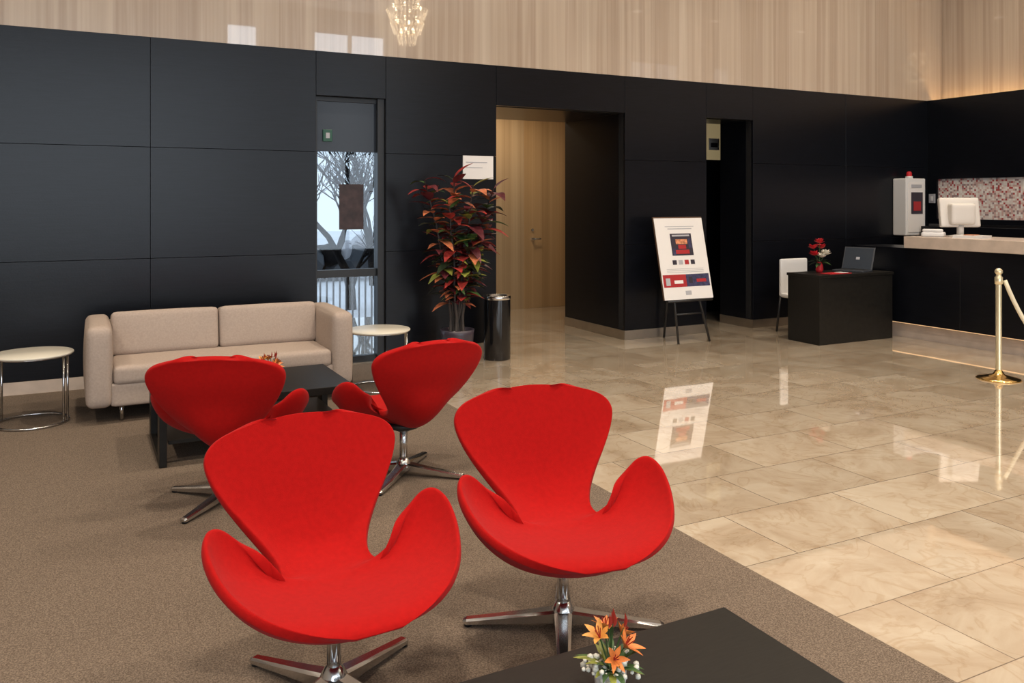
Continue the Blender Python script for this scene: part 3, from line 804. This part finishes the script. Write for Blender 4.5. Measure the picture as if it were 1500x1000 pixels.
# ------------------------------------------------------------------ rope stanchions
SP = [(6.91, 4.45), (7.25, 3.35)]
posts = []
for (x, y) in SP:
    st = MB('stanchion')
    st.lathe([(0, 0), (.17, 0), (.172, .008), (.16, .016), (.10, .028), (.045, .045), (.03, .07), (.024, .08)], (x, y, 0), M_BRASS, seg=48)
    st.lathe([(.024, .08), (.024, .84)], (x, y, 0), M_CREAMPOST, seg=28)
    st.lathe([(.024, .80), (.032, .805), (.032, .86), (.022, .87), (.020, .885), (.033, .90), (.030, .92), (.015, .935), (0, .938)], (x, y, 0), M_CREAMPOST, seg=28)
    posts.append(st.done())
r = MB('barrier_rope')
p0 = V((SP[0][0]+.035, SP[0][1]-.03, .835)); p1 = V((SP[1][0]-.02, SP[1][1]+.05, .835)); pts = []
for i in range(33):
    t = i/32; q = p0.lerp(p1, t); q.z -= .62*(1-abs(2*t-1)**2.3); pts.append(q)
r.tube(pts, .017, M_ROPE, seg=10); r.done(parent=posts[0])

# ------------------------------------------------------------------ chandelier & ceiling lamps
random.seed(2)
c = MB('chandelier')
CX, CY, CZZ = 4.55, 2.7, 3.95
M_CRYS = pmat('crystal', (.9, .85, .75), .05, emit=(1, .78, .5), estr=2.6)
M_BULB = pmat('bulb', (1, .9, .7), .4, emit=(1, .78, .5), estr=20)
c.cyl((CX, CY, CZZ+.75), (CX, CY, ZC), .012, mat=M_BRASS, seg=8)
c.lathe([(0, ZC-.05-CZZ), (.08, ZC-.05-CZZ), (.09, ZC-CZZ)], (CX, CY, CZZ), M_BRASS, seg=20)
for R0, z in ((.20, .75), (.32, .55), (.26, .35), (.16, .18)):
    c.tube([(CX+R0*math.cos(2*math.pi*i/28), CY+R0*math.sin(2*math.pi*i/28), CZZ+z) for i in range(28)], .008, M_BRASS, seg=6, closed=True)
    nn_ = int(R0*90)
    for i in range(nn_):
        a = 2*math.pi*i/nn_
        for k in range(6):
            t = bmesh.new(); bmesh.ops.create_icosphere(t, subdivisions=1, radius=.014)
            c.merge(t, M_CRYS, False, Matrix.Translation((CX+R0*(1-.04*k)*math.cos(a), CY+R0*(1-.04*k)*math.sin(a), CZZ+z-.03-.03*k)))
    for i in range(6):
        a = 2*math.pi*i/6
        c.cyl((CX+R0*.7*math.cos(a), CY+R0*.7*math.sin(a), CZZ+z), (CX+R0*.7*math.cos(a), CY+R0*.7*math.sin(a), CZZ+z+.06), .015, mat=M_BULB, seg=8)
c.done()
def area(name, loc, rot, sx, sy, power, col, shape='RECTANGLE', spread=180):
    ld = bpy.data.lights.new(name, 'AREA'); ld.shape = shape; ld.size = sx
    if shape in ('RECTANGLE', 'ELLIPSE'): ld.size_y = sy
    ld.energy = power; ld.color = col; ld.spread = math.radians(spread)
    lo = bpy.data.objects.new(name, ld); COL.objects.link(lo); lo.location = loc; lo.rotation_euler = rot
    return lo
for x in (-2.6, 0.6, 3.6, 6.6, 9.0):
    for y in (-1.6, 2.0, 5.2):
        dl = MB('ceiling_downlight')
        dl.lathe([(.13, -.012), (.15, -.012), (.152, 0), (.13, 0)], (x, y, ZC-.001), M_WHITE, seg=28)
        dl.lathe([(0, -.006), (.13, -.006)], (x, y, ZC-.001), M_LAMP, seg=28)
        dl.done()
        area('downlight_lamp', (x, y, ZC-.03), (0, 0, 0), .26, .26, 48, (1, .85, .68), 'DISK', 130)
area('daylight_boost', (1.2, YF-0.25, 2.9), (math.radians(90), 0, 0), 11.4, 5.6, 500, (.76, .87, 1.0))  # added area lamp outside the front windows, boosts the daylight from the sky
area('corridor_lamp', (4.9, 9.6, 2.88), (0, 0, 0), .6, .3, 22, (1, .84, .64))

world = bpy.data.worlds.new('sky'); scene.world = world; world.use_nodes = True
bg = world.node_tree.nodes['Background']; bg.inputs[0].default_value = (.88, .95, 1.0, 1); bg.inputs[1].default_value = 1.4

# ------------------------------------------------------------------ camera
cam = bpy.data.cameras.new('camera'); co = bpy.data.objects.new('camera', cam); COL.objects.link(co)
cam.sensor_width = 36; cam.lens = 36*1234/1500; cam.shift_y = -205/1500; cam.clip_start = .05; cam.clip_end = 200
co.location = (0, 0, 1.5); co.rotation_euler = (math.radians(90), 0, math.radians(-27.2))
scene.camera = co
scene.view_settings.view_transform = 'Standard'
scene.view_settings.look = 'None'
scene.view_settings.exposure = 0.1
